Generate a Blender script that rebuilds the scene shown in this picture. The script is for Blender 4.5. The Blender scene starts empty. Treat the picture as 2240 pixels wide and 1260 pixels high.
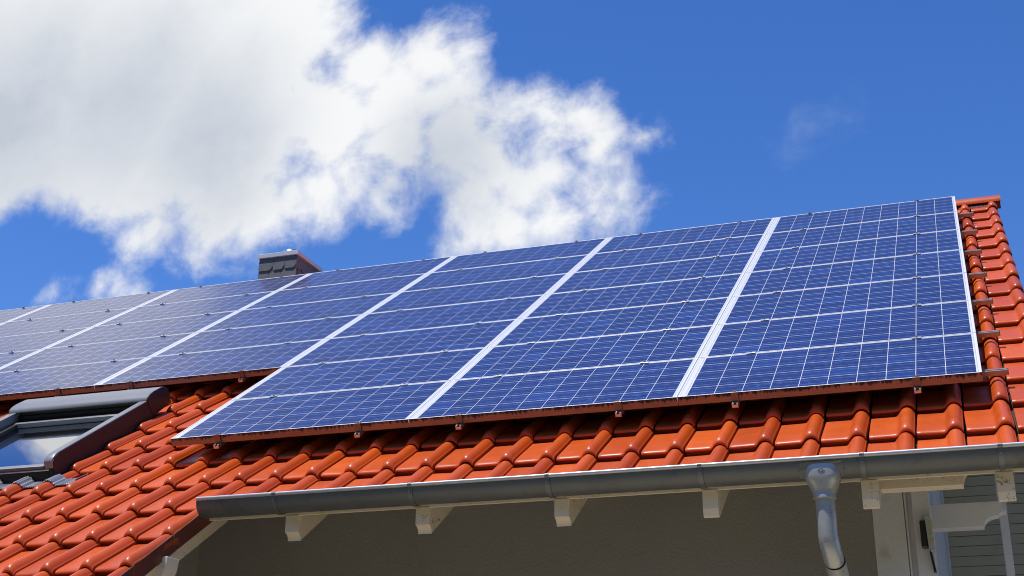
import bpy, bmesh, math, random
from mathutils import Vector, Matrix
random.seed(7)
R = math.radians
scene = bpy.context.scene
COL = scene.collection
Z0 = 3.814                       # height of the lowest panel edge above the ground
PITCH = 0.5706                   # roof pitch
CA, SA = math.cos(PITCH), math.sin(PITCH)

# ------------------------------------------------------------------ camera
cam_d = bpy.data.cameras.new("camera")
cam = bpy.data.objects.new("camera", cam_d)
COL.objects.link(cam)
cam_d.sensor_width = 36.0
cam_d.lens = 3004.39 / 2240 * 36
cam_d.shift_y = -(630 - 527.23) / 2240
cam_d.clip_start, cam_d.clip_end = 0.1, 20000
rt = Vector((0.9459389, 0.3242130, 0.0092474))
dn = Vector((-0.1153029, 0.3627884, -0.9247107))
fw = Vector((-0.3031581, 0.8736536, 0.3805583))
M = Matrix.Identity(4)
for k in range(3):
    M[k][0], M[k][1], M[k][2] = rt[k], -dn[k], -fw[k]
M.translation = Vector((-0.0727, -7.4670, -2.1643 + Z0))
cam.matrix_world = M
scene.camera = cam

# ------------------------------------------------------------------ exposure
scene.view_settings.view_transform = 'Standard'
scene.view_settings.look = 'None'
scene.view_settings.exposure = 0.0
scene.view_settings.gamma = 1.0
scene.view_settings.use_curve_mapping = False
scene.render.engine = 'CYCLES'
scene.cycles.filter_width = 1.0

# ------------------------------------------------------------------ sun
SUN = Vector((-0.24, -0.22, 1.047)).normalized()      # towards the sun
sd = bpy.data.lights.new("sun", 'SUN')
sd.energy, sd.angle, sd.color = 4.2, R(0.53), (1.0, 0.95, 0.88)
sun = bpy.data.objects.new("sun", sd)
COL.objects.link(sun)
sun.rotation_euler = SUN.to_track_quat('Z', 'Y').to_euler()
sun.location = (0, 0, 60)

# ------------------------------------------------------------------ sky with clouds (world, in world directions; cloud circles traced from image pixels)
POS = [(-1.0072, 0.7652, 0.2668), (-0.8538, 0.7148, 0.1717), (-0.7234, 0.6653, 0.1599), (-0.6089, 0.6803, 0.0975), (-0.6013, 0.5953, 0.0885), (-0.6987, 0.548, 0.0499), (-0.8173, 0.5898, 0.0479), (-0.5569, 0.6362, 0.0345), (-0.5482, 0.7143, 0.0305), (-0.5709, 0.6934, 0.0407), (-0.4951, 0.6206, 0.0334), (-0.5154, 0.5768, 0.0518), (-0.4317, 0.619, 0.0325), (-0.401, 0.6277, 0.0194), (-0.4614, 0.582, 0.0508), (-0.4171, 0.5793, 0.0363), (-0.4595, 0.5405, 0.0407), (-0.3986, 0.5357, 0.0396), (-0.3564, 0.5381, 0.026), (-0.3191, 0.541, 0.0265), (-0.2906, 0.5365, 0.0211), (-0.2715, 0.5172, 0.0149), (-0.3476, 0.4976, 0.0402), (-0.3805, 0.4851, 0.0256), (-0.3553, 0.4563, 0.0353), (-0.3111, 0.4546, 0.0285), (-0.2794, 0.4669, 0.0202), (-0.2521, 0.4673, 0.0168), (-0.3231, 0.4941, 0.0251), (-0.264, 0.4484, 0.0159), (-0.3881, 0.4521, 0.0189), (-0.6323, 0.5199, 0.0576), (-0.6477, 0.4854, 0.0261), (-0.6546, 0.4615, 0.0132), (-0.5928, 0.5008, 0.0374), (-0.5562, 0.5049, 0.0277), (-0.5289, 0.5056, 0.0274), (-0.4941, 0.5231, 0.0273), (-0.7104, 0.4842, 0.0146), (-0.6917, 0.491, 0.0194), (-0.7438, 0.5117, 0.014), (-0.6001, 0.4793, 0.0186), (-0.4658, 0.4881, 0.0132), (-0.4505, 0.5347, 0.027), (-0.2574, 0.493, 0.0106), (-0.2347, 0.5123, 0.002), (-0.8002, 0.4436, 0.004), (-0.7832, 0.4381, 0.0024), (-0.7426, 0.4395, 0.0048), (-0.7269, 0.4319, 0.0038), (-0.7103, 0.4278, 0.0014), (-0.3354, 0.5174, 0.0255), (-0.3644, 0.513, 0.0343), (-1.02, 1.12, 0.1), (-1.09, 1.17, 0.085), (-1.1, 1.1, 0.05), (-1.3, 0.75, 0.28)]
HOLE = [(-0.2968, 0.515, 0.01), (-0.2859, 0.5228, 0.005), (-0.2751, 0.4893, 0.0074), (-0.3355, 0.5283, 0.0038), (-0.5358, 0.6398, 0.0068), (-0.559, 0.5408, 0.0028), (-0.4756, 0.5093, 0.009), (-0.4536, 0.4864, 0.0079), (-0.4047, 0.4521, 0.0076), (-0.303, 0.4785, 0.0041)]
WISP = [(-0.4843, 0.6769, 0.0268), (-0.4613, 0.6798, 0.017), (-0.794, 0.4429, 0.0222), (-0.7408, 0.437, 0.0193), (-0.7082, 0.4298, 0.0237), (-0.1123, 0.496, 0.0345), (-0.0685, 0.5054, 0.0416), (-0.5121, 0.6722, 0.0197), (-0.2452, 0.4338, 0.0235)]

world = bpy.data.worlds.new("World")
scene.world = world
world.use_nodes = True
nt = world.node_tree
nt.nodes.clear()


class NG:
    """small helper to write node graphs"""
    def __init__(s, nt):
        s.nt = nt

    def n(s, t, **kw):
        nd = s.nt.nodes.new(t)
        for k, v in kw.items():
            setattr(nd, k, v)
        return nd

    def put(s, sock, v):
        if v is None:
            return
        if isinstance(v, bpy.types.NodeSocket):
            s.nt.links.new(v, sock)
        else:
            sock.default_value = v

    def m(s, op, a, b=None, c=None, clamp=False):
        nd = s.n('ShaderNodeMath', operation=op, use_clamp=clamp)
        s.put(nd.inputs[0], a); s.put(nd.inputs[1], b); s.put(nd.inputs[2], c)
        return nd.outputs[0]

    def v(s, op, a, b=None, c=None, out=0, scale=None):
        nd = s.n('ShaderNodeVectorMath', operation=op)
        s.put(nd.inputs[0], a); s.put(nd.inputs[1], b); s.put(nd.inputs[2], c)
        if scale is not None:
            s.put(nd.inputs['Scale'], scale)
        return nd.outputs[out]

    def noise(s, vec, scale, detail=4, rough=0.55, col=False, dist=0.0):
        nd = s.n('ShaderNodeTexNoise')
        s.put(nd.inputs['Vector'], vec)
        nd.inputs['Scale'].default_value = scale
        nd.inputs['Detail'].default_value = detail
        nd.inputs['Roughness'].default_value = rough
        nd.inputs['Distortion'].default_value = dist
        return nd.outputs['Color' if col else 'Fac']

    def ramp(s, val, a, b, c=0.0, d=1.0, smooth=True):
        nd = s.n('ShaderNodeMapRange', interpolation_type='SMOOTHSTEP' if smooth else 'LINEAR')
        s.put(nd.inputs[0], val)
        for i, x in enumerate((a, b, c, d)):
            nd.inputs[i + 1].default_value = x
        return nd.outputs[0]

    def mix(s, f, a, b, mode='MIX'):
        nd = s.n('ShaderNodeMix', data_type='RGBA', blend_type=mode)
        s.put(nd.inputs[0], f)
        s.put(nd.inputs[6], a if not isinstance(a, tuple) else (*a[:3], 1))
        s.put(nd.inputs[7], b if not isinstance(b, tuple) else (*b[:3], 1))
        return nd.outputs[2]

    def xyz(s, x, y, z):
        nd = s.n('ShaderNodeCombineXYZ')
        s.put(nd.inputs[0], x); s.put(nd.inputs[1], y); s.put(nd.inputs[2], z)
        return nd.outputs[0]

    def sep(s, v):
        nd = s.n('ShaderNodeSeparateXYZ')
        s.put(nd.inputs[0], v)
        return nd.outputs


g = NG(nt)
SKY_STRENGTH = 0.10
sky = g.n('ShaderNodeTexSky', sky_type='NISHITA')
sky.sun_disc = False
sky.sun_elevation = math.asin(SUN.z)
sky.sun_rotation = math.atan2(SUN.x, SUN.y)
sky.altitude = 300
sky.air_density, sky.dust_density, sky.ozone_density = 1.0, 0.1, 3.0
hs = g.n('ShaderNodeHueSaturation')
hs.inputs['Saturation'].default_value = 1.24
hs.inputs['Value'].default_value = 1.60
nt.links.new(sky.outputs[0], hs.inputs['Color'])
tc = g.n('ShaderNodeTexCoord')
dx, dy, dz = g.sep(tc.outputs['Generated'])
front = g.ramp(dy, 0.05, 0.25)
iy = g.m('MAXIMUM', dy, 0.06)
q = g.xyz(g.m('DIVIDE', dx, iy), g.m('DIVIDE', dz, iy), 0.0)
w1 = g.v('SUBTRACT', g.noise(q, 9, 4, 0.55, col=True), (0.5, 0.5, 0.5))
w2 = g.v('SUBTRACT', g.noise(q, 38, 6, 0.6, col=True), (0.5, 0.5, 0.5))
qw = g.v('ADD', q, g.v('ADD', g.v('SCALE', w1, scale=0.045), g.v('SCALE', w2, scale=0.020)))
qw = g.v('MULTIPLY', qw, (1, 1, 0))


def blobs(L, k=0.02):
    acc = None
    for cx, cy, r in L:
        d = g.m('SUBTRACT', g.v('DISTANCE', qw, (cx, cy, 0), out=1), r)
        acc = d if acc is None else g.m('SMOOTH_MIN', acc, d, k)
    return acc


s_pos = blobs(POS, 0.012)
s_hole = blobs(HOLE, 0.008)
s_wisp = blobs(WISP, 0.01)
s_all = g.m('MAXIMUM', s_pos, g.m('MULTIPLY', s_hole, -1.0))
fb = g.noise(q, 16, 10, 0.62, dist=0.3)
e = g.m('ADD', g.m('MULTIPLY', s_all, -1.0), g.m('MULTIPLY', g.m('SUBTRACT', fb, 0.35), 0.085))
dens = g.ramp(e, -0.010, 0.036)
ew = g.m('ADD', g.m('MULTIPLY', s_wisp, -1.0), g.m('MULTIPLY', g.m('SUBTRACT', fb, 0.56), 0.20))
wisp = g.m('MULTIPLY', g.ramp(ew, 0.0, 0.10), 0.19)
veil = g.m('MULTIPLY', g.ramp(g.v('LENGTH', g.v('MULTIPLY', g.v('SUBTRACT', qw, (-1.03, 0.95, 0)), (1.0, 1.5, 0)), out=1), 0.02, 0.42, 0.62, 0.0),
           g.ramp(fb, 0.15, 0.65, 0.45, 1.0))
dens = g.m('MAXIMUM', g.m('MAXIMUM', dens, wisp), veil)
dens = g.m('MULTIPLY', g.m('MULTIPLY', dens, front), 0.985)
# light and dark of the cloud
lump = g.noise(g.v('ADD', q, (0.013, -0.02, 0)), 7, 5, 0.55)
grey = None
for cx, cy, r in [(-0.88, 0.635, 0.17), (-0.76, 0.63, 0.14), (-0.66, 0.585, 0.11), (-0.41, 0.52, 0.07)]:
    d = g.ramp(g.v('DISTANCE', qw, (cx, cy, 0), out=1), 0.0, r * 1.5, 1.0, 0.0)
    grey = d if grey is None else g.m('MAXIMUM', grey, d)
gf = g.m('MULTIPLY', grey, g.ramp(lump, 0.25, 0.70, 0.70, 1.0))
gf = g.m('ADD', gf, g.m('MULTIPLY', g.ramp(lump, 0.50, 0.72), 0.16), clamp=True)
ccol = g.mix(gf, (0.94, 0.95, 0.955), (0.55, 0.60, 0.68))
ccol = g.v('SCALE', ccol, scale=1.0 / SKY_STRENGTH)
blue = g.mix(1.0, hs.outputs[0], (0.70, 0.745, 1.0), 'MULTIPLY')      # polarising filter
final = g.mix(dens, blue, ccol)
# dark tree line added unseen behind the viewer to cut fill light
added_trees = g.m('MULTIPLY', g.ramp(g.m('ADD', dz, g.m('MULTIPLY', g.m('SUBTRACT', g.noise(tc.outputs['Generated'], 9, 5), 0.5), 0.30)), 0.30, 0.35, 1.0, 0.0),
            g.ramp(dy, 0.05, -0.15))
tcol = g.mix(g.noise(tc.outputs['Generated'], 40, 4), (0.10, 0.13, 0.05), (0.32, 0.38, 0.17))
final = g.mix(added_trees, final, tcol)
bg = g.n('ShaderNodeBackground')
bg.inputs['Strength'].default_value = SKY_STRENGTH
nt.links.new(final, bg.inputs['Color'])
wo = g.n('ShaderNodeOutputWorld')
nt.links.new(bg.outputs[0], wo.inputs['Surface'])


# ------------------------------------------------------------------ helpers
def W(u, v, n):
    """roof coordinates (along the eave, up the slope, off the slope) to world"""
    return Vector((u, v * CA - n * SA, v * SA + n * CA + Z0))


class MB:
    """collects polygons and links them as one mesh object"""
    def __init__(s):
        s.v, s.f, s.tone, s.grime = [], [], [], []

    def add(s, vs, fs, fn=None, tone=0.5, grime=None):
        b = len(s.v)
        s.v += [Vector(fn(*p)) if fn else Vector(p) for p in vs]
        s.f += [tuple(b + i for i in f) for f in fs]
        s.tone += [tone] * len(vs)
        s.grime += grime or [0.0] * len(vs)

    def box(s, a, b, fn=None, tone=0.5):
        (x0, y0, z0), (x1, y1, z1) = a, b
        vs = [(x, y, z) for z in (z0, z1) for y in (y0, y1) for x in (x0, x1)]
        s.add(vs, [(0, 2, 3, 1), (4, 5, 7, 6), (0, 1, 5, 4), (2, 6, 7, 3), (0, 4, 6, 2), (1, 3, 7, 5)], fn, tone)

    def cbox(s, a, b, c=0.004, fn=None):
        """box with all twelve edges chamfered"""
        bm = bmesh.new()
        bmesh.ops.create_cube(bm, size=1)
        for v in bm.verts:
            v.co = Vector([(a[k] + b[k]) / 2 + v.co[k] * (b[k] - a[k]) for k in range(3)])
        bmesh.ops.bevel(bm, geom=list(bm.edges), offset=c, segments=2, affect='EDGES', profile=0.5)
        bm.verts.index_update()
        s.add([tuple(v.co) for v in bm.verts], [[v.index for v in f.verts] for f in bm.faces], fn)
        bm.free()

    def prism(s, prof, t0, t1, place, fn=None):
        """closed profile [(a,b)] swept from t0 to t1; place(a,b,t) -> point"""
        n = len(prof)
        vs = [place(a, b, t0) for a, b in prof] + [place(a, b, t1) for a, b in prof]
        fs = [(i, (i + 1) % n, n + (i + 1) % n, n + i) for i in range(n)]
        fs += [tuple(range(n - 1, -1, -1)), tuple(range(n, 2 * n))]
        s.add(vs, fs, fn)

    def sweep(s, path, radii, seg=20, cap=True):
        """tube through points with a radius each"""
        rings = []
        for i, p in enumerate(path):
            p = Vector(p)
            a = Vector(path[max(i - 1, 0)]); b = Vector(path[min(i + 1, len(path) - 1)])
            t = (b - a).normalized()
            x = Vector((0, 0, 1)) if abs(t.x) > 0.9 else Vector((1, 0, 0)); x = (x - t * x.dot(t)).normalized()
            y = t.cross(x)
            rings.append([p + (x * math.cos(2 * math.pi * k / seg) + y * math.sin(2 * math.pi * k / seg)) * radii[i] for k in range(seg)])
        vs = [tuple(q) for r in rings for q in r]
        fs = [(i * seg + k, i * seg + (k + 1) % seg, (i + 1) * seg + (k + 1) % seg, (i + 1) * seg + k)
              for i in range(len(path) - 1) for k in range(seg)]
        if cap:
            fs += [tuple(range(seg - 1, -1, -1)), tuple((len(path) - 1) * seg + k for k in range(seg))]
        s.add(vs, fs)

    def build(s, name, mat, parent=None, smooth=None, local=False, recalc=True, bevel=0):
        me = bpy.data.meshes.new(name)
        vs = s.v
        root = parent
        while root is not None and root.parent is not None:
            root = root.parent
        if root is not None and not local:
            inv = root.matrix_basis.inverted()
            vs = [inv @ p for p in vs]
        me.from_pydata([tuple(p) for p in vs], [], s.f)
        at = me.color_attributes.new("tone", 'FLOAT_COLOR', 'POINT')
        at.data.foreach_set("color", [c for t, d in zip(s.tone, s.grime) for c in (t, d, 0.0, 1.0)])
        if recalc or bevel:
            bm = bmesh.new(); bm.from_mesh(me)
            if bevel:
                bmesh.ops.bevel(bm, geom=[e for e in bm.edges if len(e.link_faces) == 2 and e.calc_face_angle(0) > 0.5],
                                offset=bevel, segments=2, affect='EDGES', profile=0.5, clamp_overlap=True)
            bmesh.ops.recalc_face_normals(bm, faces=bm.faces)
            bm.to_mesh(me); bm.free()
        if smooth is not None:
            for p in me.polygons:
                p.use_smooth = True
            me.set_sharp_from_angle(angle=R(smooth))
        me.materials.append(mat)
        o = bpy.data.objects.new(name, me)
        COL.objects.link(o)
        if parent is not None:
            o.parent = parent
        return o


def tag(o, label=None, cat=None, group=None, kind=None):
    for k, v in (('label', label), ('category', cat), ('group', group), ('kind', kind)):
        if v:
            o[k] = v
    return o


def empty(name, loc, rx=0.0):
    o = bpy.data.objects.new(name, None)
    COL.objects.link(o)
    o.location = loc
    o.rotation_euler = (rx, 0, 0)
    o.empty_display_size = 0.1
    return o


def material(name):
    m = bpy.data.materials.new(name)
    m.use_nodes = True
    t = m.node_tree
    b = next(n for n in t.nodes if n.type == 'BSDF_PRINCIPLED')
    return m, NG(t), b


def simple(name, col, rough=0.5, metal=0.0, var=0.12, scale=8.0, bump=0.0, bscale=60, spec=0.5, dirt=None, dscale=5.0, damount=0.5):
    """plain surface with slight tonal variation, optional stains and bump"""
    m, g, b = material(name)
    tc = g.n('ShaderNodeTexCoord')
    v = tc.outputs['Object']
    n1 = g.noise(v, scale, 6, 0.6)
    c = g.mix(n1, tuple(x * (1 - var) for x in col), tuple(min(1, x * (1 + var)) for x in col))
    if dirt:
        d = g.ramp(g.noise(v, dscale, 8, 0.65), 0.52, 0.72)
        c = g.mix(g.m('MULTIPLY', d, damount), c, dirt)
    g.nt.links.new(c, b.inputs['Base Color'])
    b.inputs['Metallic'].default_value = metal
    b.inputs['Specular IOR Level'].default_value = spec
    g.put(b.inputs['Roughness'], g.m('ADD', g.m('MULTIPLY', g.noise(v, scale * 3, 4), 0.16), rough - 0.08))
    if bump:
        bp = g.n('ShaderNodeBump')
        bp.inputs['Strength'].default_value = bump
        bp.inputs['Distance'].default_value = 0.01
        g.put(bp.inputs['Height'], g.noise(v, bscale, 6, 0.65))
        g.nt.links.new(bp.outputs[0], b.inputs['Normal'])
    return m


# ------------------------------------------------------------------ materials
def mat_tile():
    m, g, b = material("glazed_clay_tile")
    tc = g.n('ShaderNodeTexCoord'); v = tc.outputs['Object']
    at = g.n('ShaderNodeVertexColor', layer_name="tone")
    tone, grime, _ = g.sep(at.outputs['Color'])
    c = g.mix(tone, (0.56, 0.082, 0.011), (0.74, 0.124, 0.015))
    c = g.mix(g.m('MULTIPLY', g.ramp(g.noise(v, 3.5, 8, 0.6), 0.4, 0.75), 0.25), c, (0.46, 0.070, 0.018))
    # moss and soot marks
    big = g.ramp(g.noise(v, 2.2, 3, 0.5), 0.52, 0.70)
    st = g.m('MULTIPLY', g.ramp(g.noise(v, 26, 9, 0.7), 0.60, 0.76), big)
    c = g.mix(g.m('MULTIPLY', st, 0.75), c, (0.10, 0.045, 0.02))
    # pale specks (droppings, lichen)
    vo = g.n('ShaderNodeTexVoronoi', feature='F1'); g.put(vo.inputs['Vector'], v); vo.inputs['Scale'].default_value = 13
    sp = g.m('MULTIPLY', g.m('LESS_THAN', vo.outputs['Distance'], 0.045), g.m('GREATER_THAN', g.noise(v, 7, 2), 0.52))
    c = g.mix(g.m('MULTIPLY', sp, 0.6), c, (0.62, 0.45, 0.35))
    c = g.mix(g.m('MULTIPLY', grime, 0.95), c, (0.20, 0.058, 0.026))      # gap shade painted on the under-lip and side edges
    g.put(b.inputs['Base Color'], c)
    g.put(b.inputs['Roughness'], g.m('ADD', g.m('MULTIPLY', st, 0.3), g.ramp(g.noise(v, 9, 5), 0.3, 0.7, 0.30, 0.42)))
    b.inputs['Specular IOR Level'].default_value = 0.38
    bp = g.n('ShaderNodeBump'); bp.inputs['Strength'].default_value = 0.12; bp.inputs['Distance'].default_value = 0.006
    g.put(bp.inputs['Height'], g.noise(v, 22, 5, 0.6))
    g.nt.links.new(bp.outputs[0], b.inputs['Normal'])
    return m


PW, PH = 1.655, 0.8155           # solar panel outer size
CELL0, CELLW = 0.050, 0.1579
CELLV0, CELLH = 0.0135, 0.1577


def mat_cells():
    m, g, b = material("polycrystalline_cells")
    tc = g.n('ShaderNodeTexCoord'); P = tc.outputs['Object']
    x, y, z = g.sep(P)
    oi = g.n('ShaderNodeObjectInfo'); rnd = oi.outputs['Random']
    cx = g.m('DIVIDE', g.m('SUBTRACT', x, CELL0), CELLW)
    cy = g.m('DIVIDE', g.m('SUBTRACT', y, CELLV0), CELLH)
    fx, fy = g.m('FRACT', cx), g.m('FRACT', cy)
    inx = g.m('MULTIPLY', g.m('GREATER_THAN', cx, 0.0), g.m('LESS_THAN', cx, 10.0))
    ax = g.m('ABSOLUTE', g.m('SUBTRACT', fx, 0.5)); ay = g.m('ABSOLUTE', g.m('SUBTRACT', fy, 0.5))
    cell = g.m('MULTIPLY', g.m('LESS_THAN', ax, 0.4892), g.m('LESS_THAN', ay, 0.4865))
    cell = g.m('MULTIPLY', cell, inx)
    # two bus bars along each cell
    bus = g.m('LESS_THAN', g.m('ABSOLUTE', g.m('SUBTRACT', ay, 0.235)), 0.0075)
    # crystals
    off = g.xyz(g.m('MULTIPLY', rnd, 91.0), g.m('MULTIPLY', rnd, 37.0), 0.0)
    cellid = g.xyz(g.m('FLOOR', cx), g.m('FLOOR', cy), g.m('MULTIPLY', rnd, 50.0))
    wn = g.n('ShaderNodeTexWhiteNoise', noise_dimensions='3D'); g.put(wn.inputs['Vector'], cellid)
    cr = wn.outputs['Value']
    pv = g.v('ADD', P, off)
    vo = g.n('ShaderNodeTexVoronoi', feature='F1'); vo.inputs['Scale'].default_value = 62
    g.put(vo.inputs['Vector'], g.v('ADD', g.v('MULTIPLY', pv, (1, 1.5, 1)), g.v('SCALE', g.noise(pv, 30, 3, col=True), scale=0.02)))
    grain = g.sep(vo.outputs['Color'])[0]
    patch = g.ramp(g.noise(g.v('MULTIPLY', pv, (0.8, 2.2, 1)), 2.4, 4, 0.6), 0.48, 0.72)
    c = g.mix(grain, (0.013, 0.024, 0.112), (0.026, 0.048, 0.185))
    c = g.mix(g.m('MULTIPLY', g.m('MULTIPLY', g.ramp(grain, 0.72, 0.95), patch), 0.9), c, (0.05, 0.13, 0.50))
    c = g.mix(g.m('MULTIPLY', g.ramp(cr, 0.80, 1.0), 0.35), c, (0.030, 0.085, 0.34))
    c = g.mix(g.m('MULTIPLY', g.ramp(cr, 0.25, 0.0), 0.30), c, (0.014, 0.014, 0.075))
    c = g.mix(g.m('MULTIPLY', bus, 0.62), c, (0.50, 0.53, 0.62))
    # white back sheet with the grey ribbons in the wide margin
    rib = g.m('LESS_THAN', g.m('ABSOLUTE', g.m('SUBTRACT', x, 0.0395)), 0.0016)
    rib = g.m('MULTIPLY', rib, g.m('GREATER_THAN', g.m('FRACT', g.m('MULTIPLY', cy, 0.5)), 0.12))
    rib2 = g.m('LESS_THAN', g.m('ABSOLUTE', g.m('SUBTRACT', x, 1.637)), 0.0012)
    rib = g.m('MAXIMUM', rib, rib2)
    white = g.mix(rib, (0.84, 0.84, 0.83), (0.42, 0.43, 0.45))
    g.put(b.inputs['Base Color'], g.mix(cell, white, c))
    b.inputs['Roughness'].default_value = 0.38
    b.inputs['Specular IOR Level'].default_value = 0.15
    b.inputs['Coat Weight'].default_value = 0.62
    b.inputs['Coat Roughness'].default_value = 0.12
    b.inputs['Coat IOR'].default_value = 1.42
    bp = g.n('ShaderNodeBump'); bp.inputs['Strength'].default_value = 0.05; bp.inputs['Distance'].default_value = 0.004
    g.put(bp.inputs['Height'], g.noise(pv, 5, 3))
    g.nt.links.new(bp.outputs[0], b.inputs['Coat Normal'])
    return m


def mat_frame():
    """anodised aluminium with dirt that has run down from the edge"""
    m, g, b = material("anodised_aluminium")
    tc = g.n('ShaderNodeTexCoord'); P = tc.outputs['Object']
    x, y, z = g.sep(P)
    oi = g.n('ShaderNodeObjectInfo')
    off = g.m('MULTIPLY', oi.outputs['Random'], 40.0)
    run = g.noise(g.xyz(g.m('ADD', x, off), 0.0, g.m('MULTIPLY', z, 0.12)), 55, 6, 0.7)
    amt = g.noise(g.xyz(g.m('ADD', x, off), 0.0, 0.0), 5.0, 3, 0.6)
    edge = g.ramp(z, 0.012, 0.048)
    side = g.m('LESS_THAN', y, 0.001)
    face_shade = g.mix(side, (1, 1, 1), (0.40, 0.34, 0.32))
    dirt = g.ramp(g.m('ADD', g.m('ADD', run, g.m('MULTIPLY', amt, 0.55)), g.m('MULTIPLY', edge, 0.30)), 0.92, 1.08)
    spots = g.ramp(g.noise(g.v('MULTIPLY', P, (1, 1, 0.6)), 120, 5, 0.7), 0.60, 0.70)
    dirt = g.m('MULTIPLY', g.m('MAXIMUM', dirt, g.m('MULTIPLY', spots, 0.55)), side)
    # drawn grooves along the profile
    gro = g.m('MULTIPLY', g.m('LESS_THAN', g.m('FRACT', g.m('MULTIPLY', z, 85.0)), 0.28), side)
    c = g.mix(g.m('MULTIPLY', gro, 0.35), (0.84, 0.85, 0.86), (0.36, 0.33, 0.31))
    c = g.mix(g.m('MULTIPLY', dirt, 0.9), c, (0.035, 0.028, 0.022))
    c = g.mix(1.0, c, face_shade, 'MULTIPLY')      # painted shade: the down-slope face is darkened and reddened
    g.put(b.inputs['Base Color'], c)
    g.put(b.inputs['Metallic'], g.m('MULTIPLY', g.m('SUBTRACT', 1.0, dirt), g.ramp(side, 0.0, 1.0, 0.15, 0.75)))
    g.put(b.inputs['Roughness'], g.m('ADD', 0.40, g.m('MULTIPLY', dirt, 0.35)))
    return m


def mat_render():
    """rough dark taupe render"""
    m, g, b = material("dark_rough_render")
    tc = g.n('ShaderNodeTexCoord'); P = tc.outputs['Object']
    c = g.mix(g.noise(P, 2.0, 6, 0.6), (0.285, 0.268, 0.238), (0.345, 0.328, 0.298))
    c = g.mix(g.m('MULTIPLY', g.ramp(g.noise(P, 90, 4, 0.7), 0.45, 0.75), 0.4), c, (0.20, 0.185, 0.16))
    g.put(b.inputs['Base Color'], c)
    b.inputs['Roughness'].default_value = 0.95
    b.inputs['Specular IOR Level'].default_value = 0.2
    bp = g.n('ShaderNodeBump'); bp.inputs['Strength'].default_value = 0.6; bp.inputs['Distance'].default_value = 0.009
    g.put(bp.inputs['Height'], g.noise(P, 75, 7, 0.7))
    g.nt.links.new(bp.outputs[0], b.inputs['Normal'])
    return m


def mat_timber():
    """cream painted timber with cracked end grain"""
    m, g, b = material("cream_painted_timber")
    tc = g.n('ShaderNodeTexCoord'); P = tc.outputs['Object']
    c = g.mix(g.noise(P, 5, 6, 0.6), (0.86, 0.72, 0.52), (0.93, 0.81, 0.62))
    cr = g.noise(g.v('MULTIPLY', P, (1, 0.35, 1.4)), 8, 3, 0.5, dist=1.0)
    crack = g.m('LESS_THAN', g.m('ABSOLUTE', g.m('SUBTRACT', cr, 0.5)), 0.0045)
    where = g.ramp(g.noise(P, 16, 2), 0.52, 0.60)
    c = g.mix(g.m('MULTIPLY', g.m('MULTIPLY', crack, where), 0.6), c, (0.10, 0.06, 0.035))
    stain = g.ramp(g.noise(P, 14, 8, 0.7), 0.55, 0.75)
    c = g.mix(g.m('MULTIPLY', stain, 0.45), c, (0.36, 0.27, 0.175))
    g.put(b.inputs['Base Color'], c)
    b.inputs['Roughness'].default_value = 0.6
    return m


def mat_planks():
    m, g, b = material("painted_planks")
    tc = g.n('ShaderNodeTexCoord'); P = tc.outputs['Object']
    c = g.mix(g.noise(g.v('MULTIPLY', P, (0.4, 1, 3)), 6, 6, 0.6), (0.44, 0.405, 0.27), (0.52, 0.485, 0.34))
    c = g.mix(g.m('MULTIPLY', g.ramp(g.noise(P, 5, 6), 0.5, 0.8), 0.5), c, (0.28, 0.275, 0.19))
    g.put(b.inputs['Base Color'], c)
    b.inputs['Roughness'].default_value = 0.7
    return m


TILE = mat_tile()
CELLS = mat_cells()
FRAME = mat_frame()
RENDER = mat_render()
TIMBER = mat_timber()
PLANKS = mat_planks()
ALU = simple("bare_aluminium", (0.78, 0.79, 0.80), 0.32, 0.85, 0.06)
STEEL = simple("stainless_steel", (0.55, 0.54, 0.52), 0.30, 1.0, 0.08)
RAILMAT = simple("rail_aluminium", (0.45, 0.45, 0.45), 0.36, 0.8, 0.08)
BRACKET = simple("dull_zinc_strap", (0.19, 0.20, 0.20), 0.42, 0.5, 0.15, 12.0)
BEAD = simple("highlight_zinc", (0.58, 0.59, 0.60), 0.32, 0.3, 0.10, 6.0)  # lighter zinc paints the lit line along the gutter bead
CLAMP = simple("dull_clamp_aluminium", (0.22, 0.21, 0.21), 0.36, 0.85, 0.12, 9.0)
COWL = simple("polished_steel", (0.85, 0.85, 0.85), 0.22, 1.0, 0.04)
ZINC = simple("weathered_zinc", (0.165, 0.172, 0.165), 0.46, 0.4, 0.16, 5.0, 0.05, 30, dirt=(0.07, 0.07, 0.06), dscale=7, damount=0.5)
ZINC_PIPE = simple("galvanised_zinc", (0.55, 0.55, 0.51), 0.36, 0.45, 0.14, 9.0, 0.04, 30, dirt=(0.16, 0.16, 0.15), dscale=16, damount=0.6)
WINDOW_METAL = simple("grey_brown_window_cladding", (0.16, 0.158, 0.155), 0.40, 0.0, 0.08, 6.0)
DARK = simple("black_rubber", (0.010, 0.010, 0.010), 0.6, 0.0, 0.2)
DECK = simple("dark_roof_boards", (0.055, 0.04, 0.03), 0.9, 0.0, 0.25)
WHITE = simple("white_painted_render", (0.66, 0.66, 0.66), 0.75, 0.0, 0.10, 3.0, 0.25, 50, dirt=(0.34, 0.33, 0.32), dscale=6, damount=0.5)
WHITEWOOD = simple("white_painted_wood", (0.72, 0.72, 0.74), 0.5, 0.0, 0.07, 4.0, dirt=(0.52, 0.51, 0.48), dscale=7, damount=0.4)
VERGE = simple("shaded_verge_tile", (0.17, 0.040, 0.022), 0.4, 0.0, 0.2)  # tile flange with its shade put into the colour
SLATE = simple("grey_slate", (0.20, 0.205, 0.21), 0.65, 0.0, 0.22, 14.0, 0.35, 45, spec=0.25, dirt=(0.13, 0.135, 0.14), dscale=10, damount=0.6)
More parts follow.
